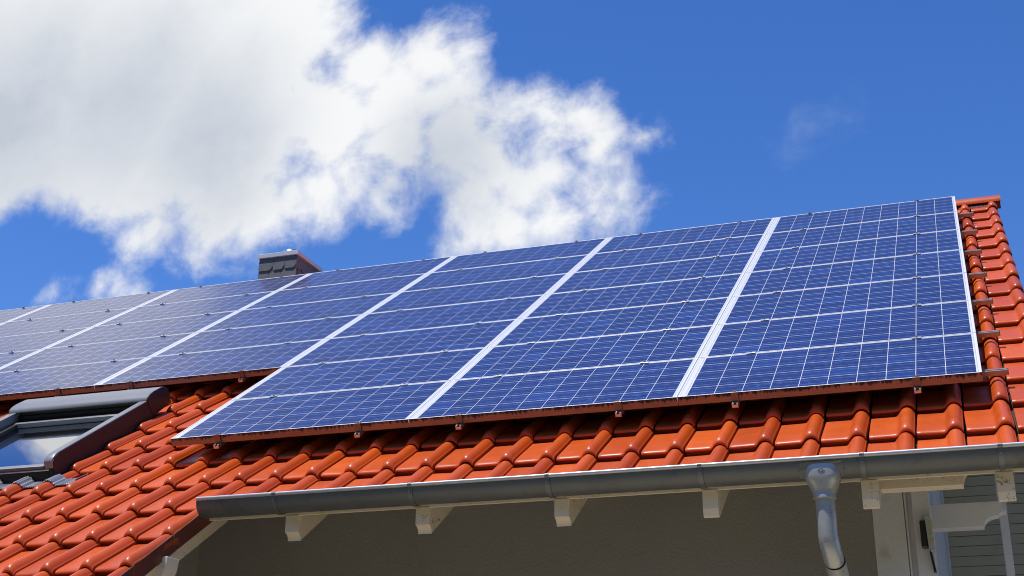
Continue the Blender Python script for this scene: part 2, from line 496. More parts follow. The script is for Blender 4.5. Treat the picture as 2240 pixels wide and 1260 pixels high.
CAPSTONE = simple("pale_chimney_cap", (0.86, 0.87, 0.88), 0.40, 0.1, 0.05)
WINDOW_LIGHT = simple("grey_window_cladding", (0.30, 0.30, 0.295), 0.36, 0.1, 0.05, 6.0)
WINDOW_DARK = simple("window_metal_and_shade", (0.028, 0.025, 0.025), 0.5, 0.0, 0.15, 8.0, spec=0.3)  # dark frame metal, also painted-in shade on skirts and hood ends
REAR = simple("darkened_rear_tiles", (0.11, 0.045, 0.025), 0.8, 0.0, 0.2, 4.0, spec=0.2)  # unseen slope, darkened to cut bounce light onto the chimney
LEAD = simple("pleated_grey_flashing", (0.42, 0.43, 0.44), 0.45, 0.35, 0.15, 20)
BLACK_PLASTIC = simple("black_plastic", (0.02, 0.02, 0.022), 0.4)
LAWN = simple("garden_lawn", (0.05, 0.065, 0.026), 0.95, 0.0, 0.3, 1.5)
GROUND = simple("bounce_sandstone", (0.46, 0.39, 0.275), 0.9, 0.0, 0.25, 0.4)


def mat_glass():
    m, g, b = material("window_glass")
    b.inputs['Base Color'].default_value = (0.004, 0.006, 0.010, 1)
    b.inputs['Roughness'].default_value = 0.02
    b.inputs['Specular IOR Level'].default_value = 0.8
    b.inputs['IOR'].default_value = 4.6
    tc = g.n('ShaderNodeTexCoord')
    bp = g.n('ShaderNodeBump'); bp.inputs['Strength'].default_value = 0.02; bp.inputs['Distance'].default_value = 0.01
    g.put(bp.inputs['Height'], g.noise(tc.outputs['Object'], 2.5, 2))
    g.nt.links.new(bp.outputs[0], b.inputs['Normal'])
    return m


GLASS = mat_glass()
m, g_, b_ = material("led_chips")
b_.inputs['Base Color'].default_value = (0.55, 0.42, 0.08, 1)
LED = m

# ------------------------------------------------------------------ ground
gb = MB()
gb.add([(-6000, -6000, 0), (6000, -6000, 0), (6000, 6000, 0), (-6000, 6000, 0)], [(0, 1, 2, 3)])
tag(gb.build("ground", LAWN), kind='structure')
gb = MB()
gb.box((-15, -5.6, -0.05), (5, -0.11, 0.02))  # unseen bright slab, added to bounce warm light onto rafters and wall
tag(gb.build("bounce_pavement", GROUND), kind='structure')

# ------------------------------------------------------------------ house
house = empty("house", (-4.0, 3.0, 0.0))
tag(house, "house with orange tiled roof, grey gutter, white rafter ends and dark rendered wall", "house")
WALL_Y = -0.10


def roof_under(y, n=-0.2):
    """height of the underside of the roof boards at depth y"""
    v = (y + n * SA) / CA
    return v * SA + n * CA + Z0


# walls
b = MB()
b.box((-16, WALL_Y, 0), (-0.63, WALL_Y + 0.3, roof_under(WALL_Y, -0.2165) - 0.01))
b.build("wall", RENDER, house)
b = MB()
b.box((-0.629, WALL_Y - 0.004, 0), (-0.470, WALL_Y + 0.3, roof_under(WALL_Y, -0.2165) - 0.01))
b.build("corner_strip", WHITE, house)
b = MB()
b.box((-0.470, WALL_Y + 0.035, 0), (-0.428, WALL_Y + 0.3, roof_under(WALL_Y, -0.2165) - 0.01))
b.box((-0.466, WALL_Y + 0.006, 0), (-0.456, WALL_Y + 0.034, roof_under(WALL_Y, -0.2165) - 0.02))
b.build("expansion_joint", WHITEWOOD, house)
b = MB()
b.box((-0.427, WALL_Y - 0.008, 0), (-0.340, WALL_Y + 0.3, roof_under(WALL_Y, -0.2165) - 0.01))
b.build("corner_post", WHITEWOOD, house, bevel=0.004)
b = MB()
ridge_v = 6.05
ry, rz = W(0, ridge_v, -0.2165).y, W(0, ridge_v, -0.2165).z
prof = [(WALL_Y + 0.301, 0), (2 * ry - WALL_Y, 0), (2 * ry - WALL_Y, roof_under(WALL_Y, -0.2165) - 0.02), (ry, rz - 0.02), (WALL_Y + 0.301, roof_under(WALL_Y + 0.301, -0.2165) - 0.02)]
b.prism(prof, -15.9, -0.345, lambda a, c, t: (t, a, c))
b.build("gable_wall", WHITE, house)
b = MB()
b.prism([(WALL_Y - 0.002, 0), (-2.55, 0), (-2.55, roof_under(-2.55, -0.2165) - 0.02), (WALL_Y - 0.002, roof_under(WALL_Y, -0.2165) - 0.02)], -15.9, -4.62, lambda a, c, t: (t, a, c))
b.build("projecting_wall", RENDER, house)

# boards under the tiles
b = MB()
b.box((-16.2, -0.90, -0.216), (0.35, ridge_v, -0.207), W)
b.box((-16.2, -3.30, -0.216), (-4.30, -0.901, -0.207), W)
roof = b.build("roof", DECK, house)
b = MB()
yb, zb = W(0, ridge_v, -0.17).y, W(0, ridge_v, -0.17).z
b.add([(-16.2, yb, zb), (0.36, yb, zb), (0.36, yb + 5.9 * CA, zb - 5.9 * SA), (-16.2, yb + 5.9 * CA, zb - 5.9 * SA),
       (-16.2, yb, zb - 0.1), (0.36, yb, zb - 0.1), (0.36, yb + 5.9 * CA, zb - 5.9 * SA - 0.1), (-16.2, yb + 5.9 * CA, zb - 5.9 * SA - 0.1)],
      [(0, 1, 2, 3), (7, 6, 5, 4), (0, 4, 5, 1), (1, 5, 6, 2), (2, 6, 7, 3), (3, 7, 4, 0)])
b.build("rear_slope", REAR, house)

# tiles -------------------------------------------------------------------
TW, TG = 0.2416, 0.416           # cover width and gauge
U0, V0 = 0.0692 + 0.004, -0.4600  # roll of column 18, nose of row 0
PAN = -0.154                      # pan surface at the nose
DROP = 0.031
PROF = [(0.0075, -0.024), (0.0080, -0.001), (0.0095, 0.0), (0.03, 0.0), (0.07, 0.0), (0.11, 0.0), (0.137, 0.0003), (0.145, 0.0015), (0.151, 0.0045), (0.156, 0.0095),
        (0.161, 0.0170), (0.166, 0.0245), (0.172, 0.0310), (0.179, 0.0365), (0.187, 0.0405), (0.196, 0.0420), (0.205, 0.0408), (0.213, 0.0372),
        (0.2205, 0.0315), (0.2270, 0.0240), (0.2320, 0.0150), (0.2345, 0.0095), (0.2375, 0.0078), (0.2388, 0.005), (0.2390, -0.020)]
ROLL_S = 0.196
TT = [(TG + 0.03, 0), (TG + 0.012, 0), (TG - 0.004, 0), (TG - 0.02, 0), (TG - 0.045, 0), (0.20, 0), (0.09, 0), (0.055, 0), (0.040, -0.0001), (0.030, -0.0004), (0.022, -0.0012), (0.0155, -0.0026), (0.010, -0.0048),
      (0.0055, -0.0078), (0.0022, -0.0112), (0.0003, -0.0150), (0.0, -0.0185), (0.002, -0.0200), (0.014, -0.0205), (0.016, -0.054)]


def roll_h(s):
    for (a, ha), (c, hc) in zip(PROF, PROF[1:]):
        if a <= s <= c:
            return ha + (hc - ha) * (s - a) / (c - a)
    return 0.0


def add_tile(b, i, j, jit=True):
    u0 = U0 + TW * (i - 18) - ROLL_S
    v0 = V0 + TG * j
    du, dv, dnn = (random.gauss(0, 0.0016), random.gauss(0, 0.0035), random.gauss(0, 0.0012)) if jit else (0, 0, 0)
    yaw, roll = (random.gauss(0, 0.006), random.gauss(0, 0.008)) if jit else (0, 0)
    vs, gr = [], []
    for r_, (t, d) in enumerate(TT):
        bulge = 1 + 0.07 * math.exp(-((t - 0.03) / 0.025) ** 2)
        k = min(1.0, max(0.0, (t - (TG - 0.05)) / 0.07))
        bulge -= 0.22 * k * k                     # the roll dips where the next tile rides over it
        for c_, (s, h) in enumerate(PROF):
            gr.append(1.0 if r_ >= len(TT) - 3 or c_ in (0, len(PROF) - 1) else 0.0)  # marks under-lip rows and side edges for the painted gap shade
            hn = max(0.0, h) / 0.042
            hh = h * bulge if h > 0 else h
            tt = t * (1 + 0.6 * hn) if t < 0.06 else t + 0.036 * hn * max(0.0, 1 - (t - 0.06) / 0.1)
            dd = d * (1 + 0.55 * hn) if d > -0.0202 else d
            if h < 0.004:
                hh -= 0.017 * k * (1 - max(h, 0) / 0.004)       # recess behind the lip of the next course
            vs.append((u0 + s + du + yaw * t, v0 + tt + dv + yaw * (s - 0.12), PAN + dnn + hh + dd - DROP * t / TG + roll * (s - 0.12)))
    n = len(PROF)
    fs = [(r * n + c, r * n + c + 1, (r + 1) * n + c + 1, (r + 1) * n + c) for r in range(len(TT) - 1) for c in range(n - 1)]
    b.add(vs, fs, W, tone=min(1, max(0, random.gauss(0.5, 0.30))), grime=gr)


SKY_U0, SKY_U1, SKY_V0, SKY_V1 = -6.95, -5.76, -0.17, 1.26
b = MB()
for j in range(-6, 16):
    for i in range(-16, 20):
        if j < -1 and i > 0:
            continue
        ua = U0 + TW * (i - 18) - ROLL_S
        va = V0 + TG * j
        if ua > SKY_U0 and ua + TW < SKY_U1 + 0.03 and va > SKY_V0 - 0.02 and va + TG < SKY_V1:
            continue
        if va + TG > 5.9 and False:
            continue
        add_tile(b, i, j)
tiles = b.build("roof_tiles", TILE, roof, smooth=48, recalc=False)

# verge flanges under the outer tiles of the low roof and of the right verge
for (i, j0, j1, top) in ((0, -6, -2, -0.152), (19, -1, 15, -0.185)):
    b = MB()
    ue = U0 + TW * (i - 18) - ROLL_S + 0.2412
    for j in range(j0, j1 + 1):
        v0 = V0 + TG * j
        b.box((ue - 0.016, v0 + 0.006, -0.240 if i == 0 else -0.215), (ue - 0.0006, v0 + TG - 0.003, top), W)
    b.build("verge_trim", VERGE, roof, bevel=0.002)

# ridge tiles
for k in range(3):
    b = MB()
    u1 = 0.345 + 0.055 - 0.42 * k
    prof = [(math.cos(math.pi * t / 16) * 0.098, math.sin(math.pi * t / 16) * 0.088) for t in range(17)]
    prof += [(x * 0.86, y * 0.86) for x, y in reversed(prof)]
    rv = W(0, 6.02, -0.155)
    b.prism(prof, u1 - 0.42, u1 + (0.02 if k else 0.0), lambda a, c, t: (t, rv.y + 0.03 + a, rv.z + c - 0.01 + 0.004 * (k % 2)))
    o = b.build("ridge_tile", TILE, roof, smooth=50)
b = MB()
rv = W(0, 6.02, -0.18)
b.cbox((-1.0, rv.y - 0.055, rv.z - 0.10), (0.355, rv.y + 0.10, rv.z + 0.04), 0.01)
b.build("ridge_roll", DARK, roof)
b = MB()
nb = 150
vs = []
for k in range(nb + 1):
    u = 0.02 + 0.31 * k / nb
    up = (-0.150 + random.uniform(-0.002, 0.003)) if 0.055 < u < 0.11 else (-0.158 + random.uniform(0.004, 0.016))
    vs += [(u, 5.908, -0.168), (u, 5.912 + random.uniform(-0.003, 0.003), up)]
b.add(vs, [(2 * k, 2 * k + 2, 2 * k + 3, 2 * k + 1) for k in range(nb)], W)
b.build("ridge_brush", WHITEWOOD, roof)

# rafters -----------------------------------------------------------------
def rafter(x0, width, flat, n0=-0.2165):
    b = MB()
    yf, yb = -0.665, WALL_Y - 0.001
    zt = lambda y: roof_under(y, n0)
    dz = 0.155 - 0.0155 / CA
    zb = zt(yf) - dz
    slope = SA / CA
    prof = [(yf, zt(yf)), (yf, zb + 0.042)]
    if flat:
        prof += [(yf + 0.012, zb + 0.004), (yf + 0.03, zb)]
    else:
        for t in range(1, 7):
            a = math.pi / 2 * t / 6
            prof.append((yf + 0.045 * math.sin(a) * 0.95, zb + 0.042 - 0.042 * (1 - math.cos(a))))
    yk = prof[-1][0]
    prof += [(yb, zb + (yb - yk) * slope), (yb, zt(yb))]
    b.prism(prof, x0, x0 + width, lambda a, c, t: (t, a, c))
    return b.build("rafter", TIMBER, house, bevel=0.0025)


for x0, fl in ((-3.745, False), (-2.965, False), (-2.187, False), (-1.408, True), (-0.628, True), (-0.006, True)):
    rafter(x0, 0.079, fl)
b = MB()
b.box((-4.24, -0.660, Z0 - 0.685), (0.44, -0.640, Z0 - 0.655))
b.build("eave_board", TIMBER, house)

# purlin ends at the gable
def curved_purlin(name, x0, x1, y0, y1, z0, z1, bite, drop, mat):
    b = MB()
    prof = [(x0, z1), (x1 - 0.02, z1)]
    for t in range(7):
        a = math.pi / 2 * t / 6
        prof.append((x1 - 0.02 + 0.02 * math.sin(a), z1 - drop + 0.02 * math.cos(a) if drop > 0.03 else z1 - 0.02 * (1 - math.cos(a))))
    if drop > 0.03:
        zc = z1 - drop
        for t in range(1, 6):
            a = math.pi / 2 * t / 5
            prof.append((x1 - 0.045 * math.sin(a) * 0.9, zc - 0.018 * (1 - math.cos(a))))
    zs = prof[-1][1]
    xs = prof[-1][0]
    for t in range(1, 9):
        a = math.pi / 2 * t / 8
        prof.append((xs - (xs - (x1 - bite)) * math.sin(a), zs - (zs - z0) * (1 - math.cos(a))))
    prof.append((x0, z0))
    b.prism(prof, y0, y1, lambda a, c, t: (a, t, c))
    return b.build(name, mat, house, bevel=0.002)


curved_purlin("purlin", -0.549, -0.103, -0.50, -0.40, Z0 - 0.700, Z0 - 0.60, 0.055, 0.0, TIMBER)
curved_purlin("purlin", -0.345, 0.031, 0.02, 0.12, Z0 - 0.812, Z0 - 0.685, 0.118, 0.055, WHITEWOOD)

# plank wall set back to the right of the gable, with its trim posts
PY = 2.5
b = MB()
z = 0.4
while z < 4.65:
    b.box((-0.36, PY, z), (4.0, PY + 0.02, z + 0.064))
    z += 0.068
b.box((-0.36, PY + 0.021, 0.3), (4.0, PY + 0.05, 4.65))
b.build("plank_wall", PLANKS, house)
b = MB()
b.box((-0.41, PY - 0.04, 0), (-0.335, PY - 0.001, 4.6))
b.build("corner_trim", WHITEWOOD, house, bevel=0.003)
b = MB()
b.box((-0.003, 0.42, 0), (0.040, 0.56, 3.80))
b.build("porch_post", WHITEWOOD, house, bevel=0.003)

# low roof verge: boards and the purlin end that carries it
b = MB()
b.box((-4.30, -3.25, -0.262), (-4.262, -0.86, -0.2345), W)
b.build("bargeboard", WHITEWOOD, house, bevel=0.002)
b = MB()
b.box((-4.345, -3.25, -0.345), (-4.302, -0.62, -0.2345), W)
b.build("verge_rafter", TIMBER, house, bevel=0.002)
b = MB()
prof = [(-4.62, Z0 - 0.955), (-4.20, Z0 - 0.955)]
for t in range(1, 8):
    a = math.pi / 2 * t / 7
    prof.append((-4.20 - 0.085 * (1 - math.cos(a)) , Z0 - 0.955 - 0.15 * math.sin(a)))
prof.append((-4.62, Z0 - 1.105))
b.prism(prof, -1.09, -0.975, lambda a, c, t: (a, t, c))
b.build("purlin", TIMBER, house, bevel=0.003)

# gutter -------------------------------------------------------------------
GX0, GX1, GY, GZ, GR = -4.232, 3.0, -0.728, Z0 - 0.603, 0.082
GX1 = 0.46
b = MB()
arc = [(GY - GR * math.cos(math.pi * t / 20), GZ - GR * math.sin(math.pi * t / 20)) for t in range(21)]
arc2 = [(GY - (GR - 0.003) * math.cos(math.pi * t / 20), GZ - (GR - 0.003) * math.sin(math.pi * t / 20)) for t in range(20, -1, -1)]
b.prism(arc + arc2, GX0, GX1, lambda a, c, t: (t, a, c))
gutter = b.build("gutter", ZINC, house, smooth=40)
b = MB()
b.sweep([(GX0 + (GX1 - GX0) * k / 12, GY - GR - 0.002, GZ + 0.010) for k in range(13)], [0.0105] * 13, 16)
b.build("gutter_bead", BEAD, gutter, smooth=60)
b = MB()
cap = [(GY - (GR + 0.001) * math.cos(math.pi * t / 20), GZ - (GR + 0.001) * math.sin(math.pi * t / 20)) for t in range(21)]
b.prism(cap, GX0 - 0.002, GX0 + 0.004, lambda a, c, t: (t, a, c))
b.build("end_cap", ZINC, gutter)
for x in (-3.748, -2.942, -2.179, -1.386, -0.601, 0.028):
    b = MB()
    r0, r1 = GR + 0.0005, GR + 0.006
    a1 = [(GY - r1 * math.cos(math.pi * t / 20), GZ - r1 * math.sin(math.pi * t / 20)) for t in range(21)]
    a0 = [(GY - r0 * math.cos(math.pi * t / 20), GZ - r0 * math.sin(math.pi * t / 20)) for t in range(20, -1, -1)]
    b.prism(a1 + a0, x - 0.013, x + 0.013, lambda a, c, t: (t, a, c))
    # strap over the bead
    st = [(GY - GR - 0.002 + 0.013 * math.cos(R(t)), GZ + 0.010 + 0.013 * math.sin(R(t))) for t in range(20, 221, 20)]
    st2 = [(GY - GR - 0.002 + 0.0107 * math.cos(R(t)), GZ + 0.010 + 0.0107 * math.sin(R(t))) for t in range(220, 19, -20)]
    b.prism(st + st2, x - 0.011, x + 0.011, lambda a, c, t: (t, a, c))
    b.prism([(GY - GR - 0.0095 + 0.006 * math.cos(k * math.pi / 4), GZ - 0.028 + 0.006 * math.sin(k * math.pi / 4)) for k in range(8)],
            x - 0.004, x + 0.004, lambda a, c, t: (x + (c - GZ + 0.028), GY - GR - 0.0085 + (t - x) * 0.8, GZ - 0.028 + (a - GY + GR + 0.0095)))
    b.build("gutter_bracket", BRACKET, gutter, smooth=40)

# downpipe -----------------------------------------------------------------
DX = -0.797
b = MB()
path = [(DX, GY - 0.004, GZ - 0.150)]
rad = [0.047]
for k in range(1, 5):
    path.append((DX, GY - 0.004, GZ - 0.150 - 0.05 * k)); rad.append(0.0475)
yy, zz = path[-1][1], path[-1][2]
for k in range(1, 7):
    a = R(58) * k / 6
    path.append((DX + 0.02 * k / 6, yy + 0.16 * (1 - math.cos(a)), zz - 0.16 * math.sin(a))); rad.append(0.0475)
pipe = b
b.sweep(path, rad, 28)
pipe_o = b.build("downpipe", ZINC_PIPE, house, smooth=50)
b = MB()
y1, z1 = path[-1][1], path[-1][2]
p2, r2 = [], []
d = Vector((0.03, math.sin(R(58)), -math.cos(R(58)))).normalized()
p0 = Vector(path[-1]) - d * 0.03
for k in range(5):
    p2.append(tuple(p0 + d * 0.13 * k)); r2.append(0.0495 if k else 0.0500)
b.sweep(p2, r2, 28)
rg = MB()
rg.sweep([tuple(p0 + d * k) for k in (-0.004, -0.001)], [0.0497, 0.0500], 28)
rg.build("joint_ring", DARK, pipe_o)
q0 = Vector(p2[-1])
b.build("pipe_offset", ZINC_PIPE, pipe_o, smooth=50)
b = MB()
b.sweep([tuple(q0), (q0.x, q0.y + 0.02, q0.z - 0.08), (q0.x, q0.y + 0.02, 0.05)], [0.049, 0.049, 0.049], 28)
b.build("lower_pipe", ZINC_PIPE, pipe_o, smooth=50)
# funnel outlet under the gutter
b = MB()
seg = 40
lev = [(0.004, 0.079, 0.064), (-0.002, 0.083, 0.069), (-0.012, 0.0845, 0.071), (-0.035, 0.0855, 0.072), (-0.060, 0.0855, 0.072), (-0.072, 0.0835, 0.0715), (-0.090, 0.0765, 0.068), (-0.120, 0.0645, 0.061), (-0.148, 0.0540, 0.0540), (-0.152, 0.0550, 0.0550), (-0.165, 0.0550, 0.0550), (-0.166, 0.049, 0.049)]
vs, fs = [], []
for zz, rx, ry_ in lev:
    for k in range(seg):
        a = 2 * math.pi * k / seg
        cx_, sy_ = math.cos(a), math.sin(a)
        p = 4.0 if rx > 0.078 else (3.0 if rx > 0.066 else 2.2)
        f = (abs(cx_) ** p + abs(sy_) ** p) ** (-1 / p)
        vs.append((DX + rx * cx_ * f, GY - 0.012 + ry_ * sy_ * f, GZ + zz - 0.012))
for r_ in range(len(lev) - 1):
    fs += [(r_ * seg + k, r_ * seg + (k + 1) % seg, (r_ + 1) * seg + (k + 1) % seg, (r_ + 1) * seg + k) for k in range(seg)]
fs += [tuple(range(seg)), tuple((len(lev) - 1) * seg + k for k in range(seg))]
b.add(vs, fs)
b.build("outlet_funnel", ZINC_PIPE, pipe_o, smooth=45)
# embossed compass star on the funnel
b = MB()
fy, fz = GY - 0.012 - 0.0718, GZ - 0.012 - 0.040
star = []
for k in range(16):
    a = math.pi / 8 * k
    r_ = 0.017 if k % 4 == 0 else (0.009 if k % 4 == 2 else 0.0032)
    star.append((r_ * math.sin(a), r_ * math.cos(a)))
b.prism(star, fy - 0.003, fy + 0.004, lambda a, c, t: (DX + a, t, fz + c))
ring = [(0.0125 * math.cos(R(t)), 0.0125 * math.sin(R(t))) for t in range(0, 360, 15)]
for k in range(24):
    (a0, c0), (a1, c1) = ring[k], ring[(k + 1) % 24]
    b.prism([(a0, c0), (a1, c1), (a1 * 0.93, c1 * 0.93), (a0 * 0.93, c0 * 0.93)], fy - 0.002, fy + 0.004, lambda a, c, t: (DX + a, t, fz + c))
b.build("compass_emblem", ZINC_PIPE, pipe_o)
b = MB()
b.prism([(DX - 0.098, GZ - 0.01), (DX - 0.112, GZ - 0.05), (DX - 0.104, GZ - 0.078), (DX + 0.104, GZ - 0.078), (DX + 0.112, GZ - 0.05), (DX + 0.098, GZ - 0.01)],
        0, 1, lambda a, c, t: (a, GY - math.sqrt(max(0, (GR + 0.0015 + 0.002 * t) ** 2 - min(c - GZ, 0) ** 2)), c))
b.build("outlet_collar", ZINC, pipe_o)

# roof window ---------------------------------------------------------------
b = MB()
u0, u1 = SKY_U0, SKY_U1
b.cbox((u0, SKY_V0 + 0.0, -0.19), (u0 + 0.05, 1.05, -0.012), 0.006, W)
b.cbox((u1 - 0.05, SKY_V0 + 0.0, -0.19), (u1, 1.05, -0.012), 0.006, W)
b.cbox((u0 + 0.05, SKY_V0 - 0.0, -0.19), (u1 - 0.05, SKY_V0 + 0.035, -0.095), 0.004, W)
b.box((u0 + 0.05, 1.0, -0.19), (u1 - 0.05, 1.04, -0.03), W)
win = b.build("roof_window", WINDOW_DARK, house, smooth=40)
for ua, ub in ((u0 - 0.004, u0 + 0.058), (u1 - 0.058, u1 + 0.004)):
    b = MB()
    prof = [(1.03, -0.06), (1.03, 0.006), (-0.09, 0.006)]
    for t in range(1, 9):
        a = math.pi / 2 * t / 8
        prof.append((-0.09 - 0.10 * math.sin(a), -0.04 + 0.046 * math.cos(a)))
    prof += [(-0.19, -0.075), (-0.10, -0.075)]
    b.prism(prof, ua, ub, lambda a, c, t: (t, a, c), W)
    b.build("side_rail", WINDOW_LIGHT, win, smooth=40, bevel=0.003)
hood = [(1.285, -0.10), (1.285, -0.01)]
for t in range(1, 9):
    a = math.pi / 2 * t / 8
    hood.append((1.20 + 0.085 * math.cos(a), -0.01 + 0.055 * math.sin(a)))
hood += [(1.10, 0.0465), (1.045, 0.041), (1.012, 0.031), (0.995, 0.019), (0.990, 0.008), (0.996, 0.002)]
b = MB()
b.prism(hood + [(1.06, -0.004), (1.06, -0.10)], u0 - 0.004, u1 + 0.004, lambda a, c, t: (t, a, c), W)
b.build("shutter_hood", WINDOW_LIGHT, win, smooth=40)
for ua, ub in ((u0 - 0.013, u0 - 0.0042), (u1 + 0.0042, u1 + 0.013)):
    b = MB()
    b.prism(hood + [(1.0, -0.03), (1.02, -0.12)], ua, ub, lambda a, c, t: (t, a, c), W)
    b.build("hood_end_shade", WINDOW_DARK, win, smooth=40, bevel=0.002)  # dark end plate paints the shaded end of the hood
for ua, ub in ((u1 + 0.0045, u1 + 0.009), (u0 - 0.009, u0 - 0.0045)):
    b = MB()
    b.prism([(1.02, -0.20), (1.02, 0.001), (-0.10, 0.001), (-0.150, -0.012), (-0.178, -0.045), (-0.186, -0.075), (-0.186, -0.20)], ua, ub, lambda a, c, t: (t, a, c), W)
    b.build("shade_skirt", WINDOW_DARK, win)  # added dark sheet stands in for shade on the rail's side
b = MB()
su0, su1, sv0, sv1 = u0 + 0.062, u1 - 0.062, SKY_V0 + 0.055, 0.985
n0, n1 = -0.12, -0.062
b.cbox((su0, sv0, n0), (su0 + 0.05, sv1, n1), 0.005, W)
b.cbox((su1 - 0.05, sv0, n0), (su1, sv1, n1), 0.005, W)
b.cbox((su0 + 0.05, sv1 - 0.05, n0), (su1 - 0.05, sv1, n1), 0.005, W)
b.build("sash", WINDOW_DARK, win, smooth=40)
b = MB()
b.cbox((su0 + 0.05, sv0 - 0.02, n0), (su1 - 0.05, sv0 + 0.035, n1 - 0.010), 0.004, W)
b.build("bottom_rail", WINDOW_LIGHT, win, smooth=40)
b = MB()
b.cbox((su0 + 0.02, sv1 - 0.085, n1 - 0.03), (su1 - 0.02, sv1 - 0.045, n1 + 0.006), 0.004, W)
b.build("top_bar", WINDOW_LIGHT, win, smooth=40)
b = MB()
b.box((su0 + 0.04, sv0 + 0.04, -0.108), (su1 - 0.04, sv1 - 0.04, -0.094), W)
b.build("pane", GLASS, win)
for ua, ub in ((u1 + 0.001, u1 + 0.055), (u0 - 0.055, u0 - 0.001)):
    b = MB()
    b.box((ua, SKY_V0 - 0.05, -0.24), (ub, 1.30, -0.170), W)
    b.build("side_flashing", DARK, win)
# pleated apron draped over the tiles below the window
b = MB()
nu, nv = 520, 8
vs, fs = [], []
ua, ub = u0 - 0.3, u1 + 0.26
for a in range(nu + 1):
    u = ua + (ub - ua) * a / nu
    s = (u - (U0 - 18 * TW - ROLL_S)) % TW
    pl = 0.0055 * math.sin(a * 1.30)
    for c in range(nv + 1):
        f = c / nv
        v = SKY_V0 - 0.005 - 0.135 * f - 0.012 * math.sin(u * 26)
        jn = math.floor((v - V0) / TG)
        t = v - (V0 + jn * TG)
        n = PAN + roll_h(s) - DROP * t / TG + 0.012 + pl
        vs.append((u, v, n))
fs = [(a * (nv + 1) + c, a * (nv + 1) + c + 1, (a + 1) * (nv + 1) + c + 1, (a + 1) * (nv + 1) + c) for a in range(nu) for c in range(nv)]
b.add(vs, fs, W)
ap = b.build("apron_flashing", LEAD, win, smooth=60)
so = ap.modifiers.new("thickness", 'SOLIDIFY'); so.thickness = 0.002

# chimney -------------------------------------------------------------------
CX0, CX1, CY0, CY1 = -7.362, -6.898, 5.0, 5.56
b = MB()
b.box((CX0 + 0.02, CY0 + 0.02, Z0 + 2.6), (CX1 - 0.012, CY1 - 0.012, Z0 + 3.418))
chim = b.build("chimney", SLATE, house)
def slate(b, x0, x1, z0, z1, lift, clip, base):
    """one clipped-corner slate on the front face, its foot kicked out"""
    w = x1 - x0
    prof = [(x0, z1), (x0, z0 + clip * 0.35), (x0 + clip * 0.3, z0), (x1 - clip, z0), (x1, z0 + clip * 1.3), (x1, z1)]
    vs, n = [], len(prof)
    for off in (0.0, 0.0075):
        for x, z in prof:
            k = (z1 - z) / (z1 - z0)
            vs.append((x, CY0 + base - 0.004 - lift * k - off, z))
    fs = [tuple(range(n)), tuple(range(2 * n - 1, n - 1, -1))] + [(i, n + i, n + (i + 1) % n, (i + 1) % n) for i in range(n)]
    b.add(vs, fs)


b = MB()
xs_top = [CX0, CX0 + 0.178, CX0 + 0.322, CX1 + 0.004]
xs_bot = [CX0, CX0 + 0.130, CX0 + 0.275, CX1 + 0.004]
for row, (zt, zbm, xs) in enumerate(((3.425, 3.268, xs_top), (3.30, 3.125, xs_bot), (3.155, 2.98, xs_top))):
    for k in range(3):
        slate(b, xs[k] + 0.002, xs[k + 1] - 0.002, Z0 + zbm + random.uniform(-0.003, 0.003), Z0 + zt, 0.012, 0.035, 0.018)
for row, (zt, zbm) in enumerate(((3.425, 3.268), (3.30, 3.125), (3.155, 2.98))):
    for k in range(4):
        ya = CY0 + 0.14 * k + (0.06 if row % 2 else 0)
        yb_ = min(ya + 0.136, CY1)
        b.add([(CX1 - 0.010, ya, Z0 + zt), (CX1 - 0.010, yb_, Z0 + zt), (CX1 + 0.002, yb_, Z0 + zbm + 0.03), (CX1 + 0.002, yb_ - 0.03, Z0 + zbm), (CX1 + 0.002, ya, Z0 + zbm),
               (CX1 - 0.016, ya, Z0 + zt), (CX1 - 0.016, yb_, Z0 + zt), (CX1 - 0.006, yb_, Z0 + zbm + 0.03), (CX1 - 0.006, yb_ - 0.03, Z0 + zbm), (CX1 - 0.006, ya, Z0 + zbm)],
              [(0, 1, 2, 3, 4), (9, 8, 7, 6, 5), (0, 5, 6, 1), (1, 6, 7, 2), (2, 7, 8, 3), (3, 8, 9, 4), (4, 9, 5, 0)])
SLATE_CLAD = b
b.build("slate_cladding", SLATE, chim)
b = MB()
b.cbox((CX0 - 0.012, CY0 - 0.012, Z0 + 3.419), (CX1 + 0.020, CY1 + 0.03, Z0 + 3.468), 0.003)
b.build("cap", CAPSTONE, chim)
b = MB()
pth = [(-7.045, 5.14, Z0 + 3.468)]; rr = [0.105]
for t in range(0, 9):
    a = math.pi / 2 * t / 8
    pth.append((-7.045, 5.14, Z0 + 3.478 + 0.072 * math.sin(a))); rr.append(max(0.002, 0.108 * math.cos(a)))
b.sweep(pth, rr, 28)
b.build("cowl", COWL, chim, smooth=50)

# ------------------------------------------------------------------ flood light on the corner post
lamp = empty("flood_light", (-0.36, WALL_Y - 0.01, Z0 - 0.95))
tag(lamp, "small black LED flood light fixed to the white corner post", "lamp")
b = MB()
b.cbox((-0.396, WALL_Y - 0.075, Z0 - 0.935), (-0.364, WALL_Y - 0.012, Z0 - 0.800), 0.006)
b.build("housing", BLACK_PLASTIC, lamp)
b = MB()
prof = [(-0.368, Z0 - 0.775), (-0.345, Z0 - 0.782), (-0.338, Z0 - 0.79), (-0.336, Z0 - 0.935), (-0.340, Z0 - 0.952), (-0.354, Z0 - 0.958), (-0.354, Z0 - 0.945), (-0.362, Z0 - 0.935)]
b.prism(prof, WALL_Y - 0.085, WALL_Y - 0.010, lambda a, c, t: (a, t, c))
b.build("face_plate", simple("pale_lamp_glass", (0.45, 0.48, 0.48), 0.25, 0.1, 0.05), lamp, bevel=0.002)
b = MB()
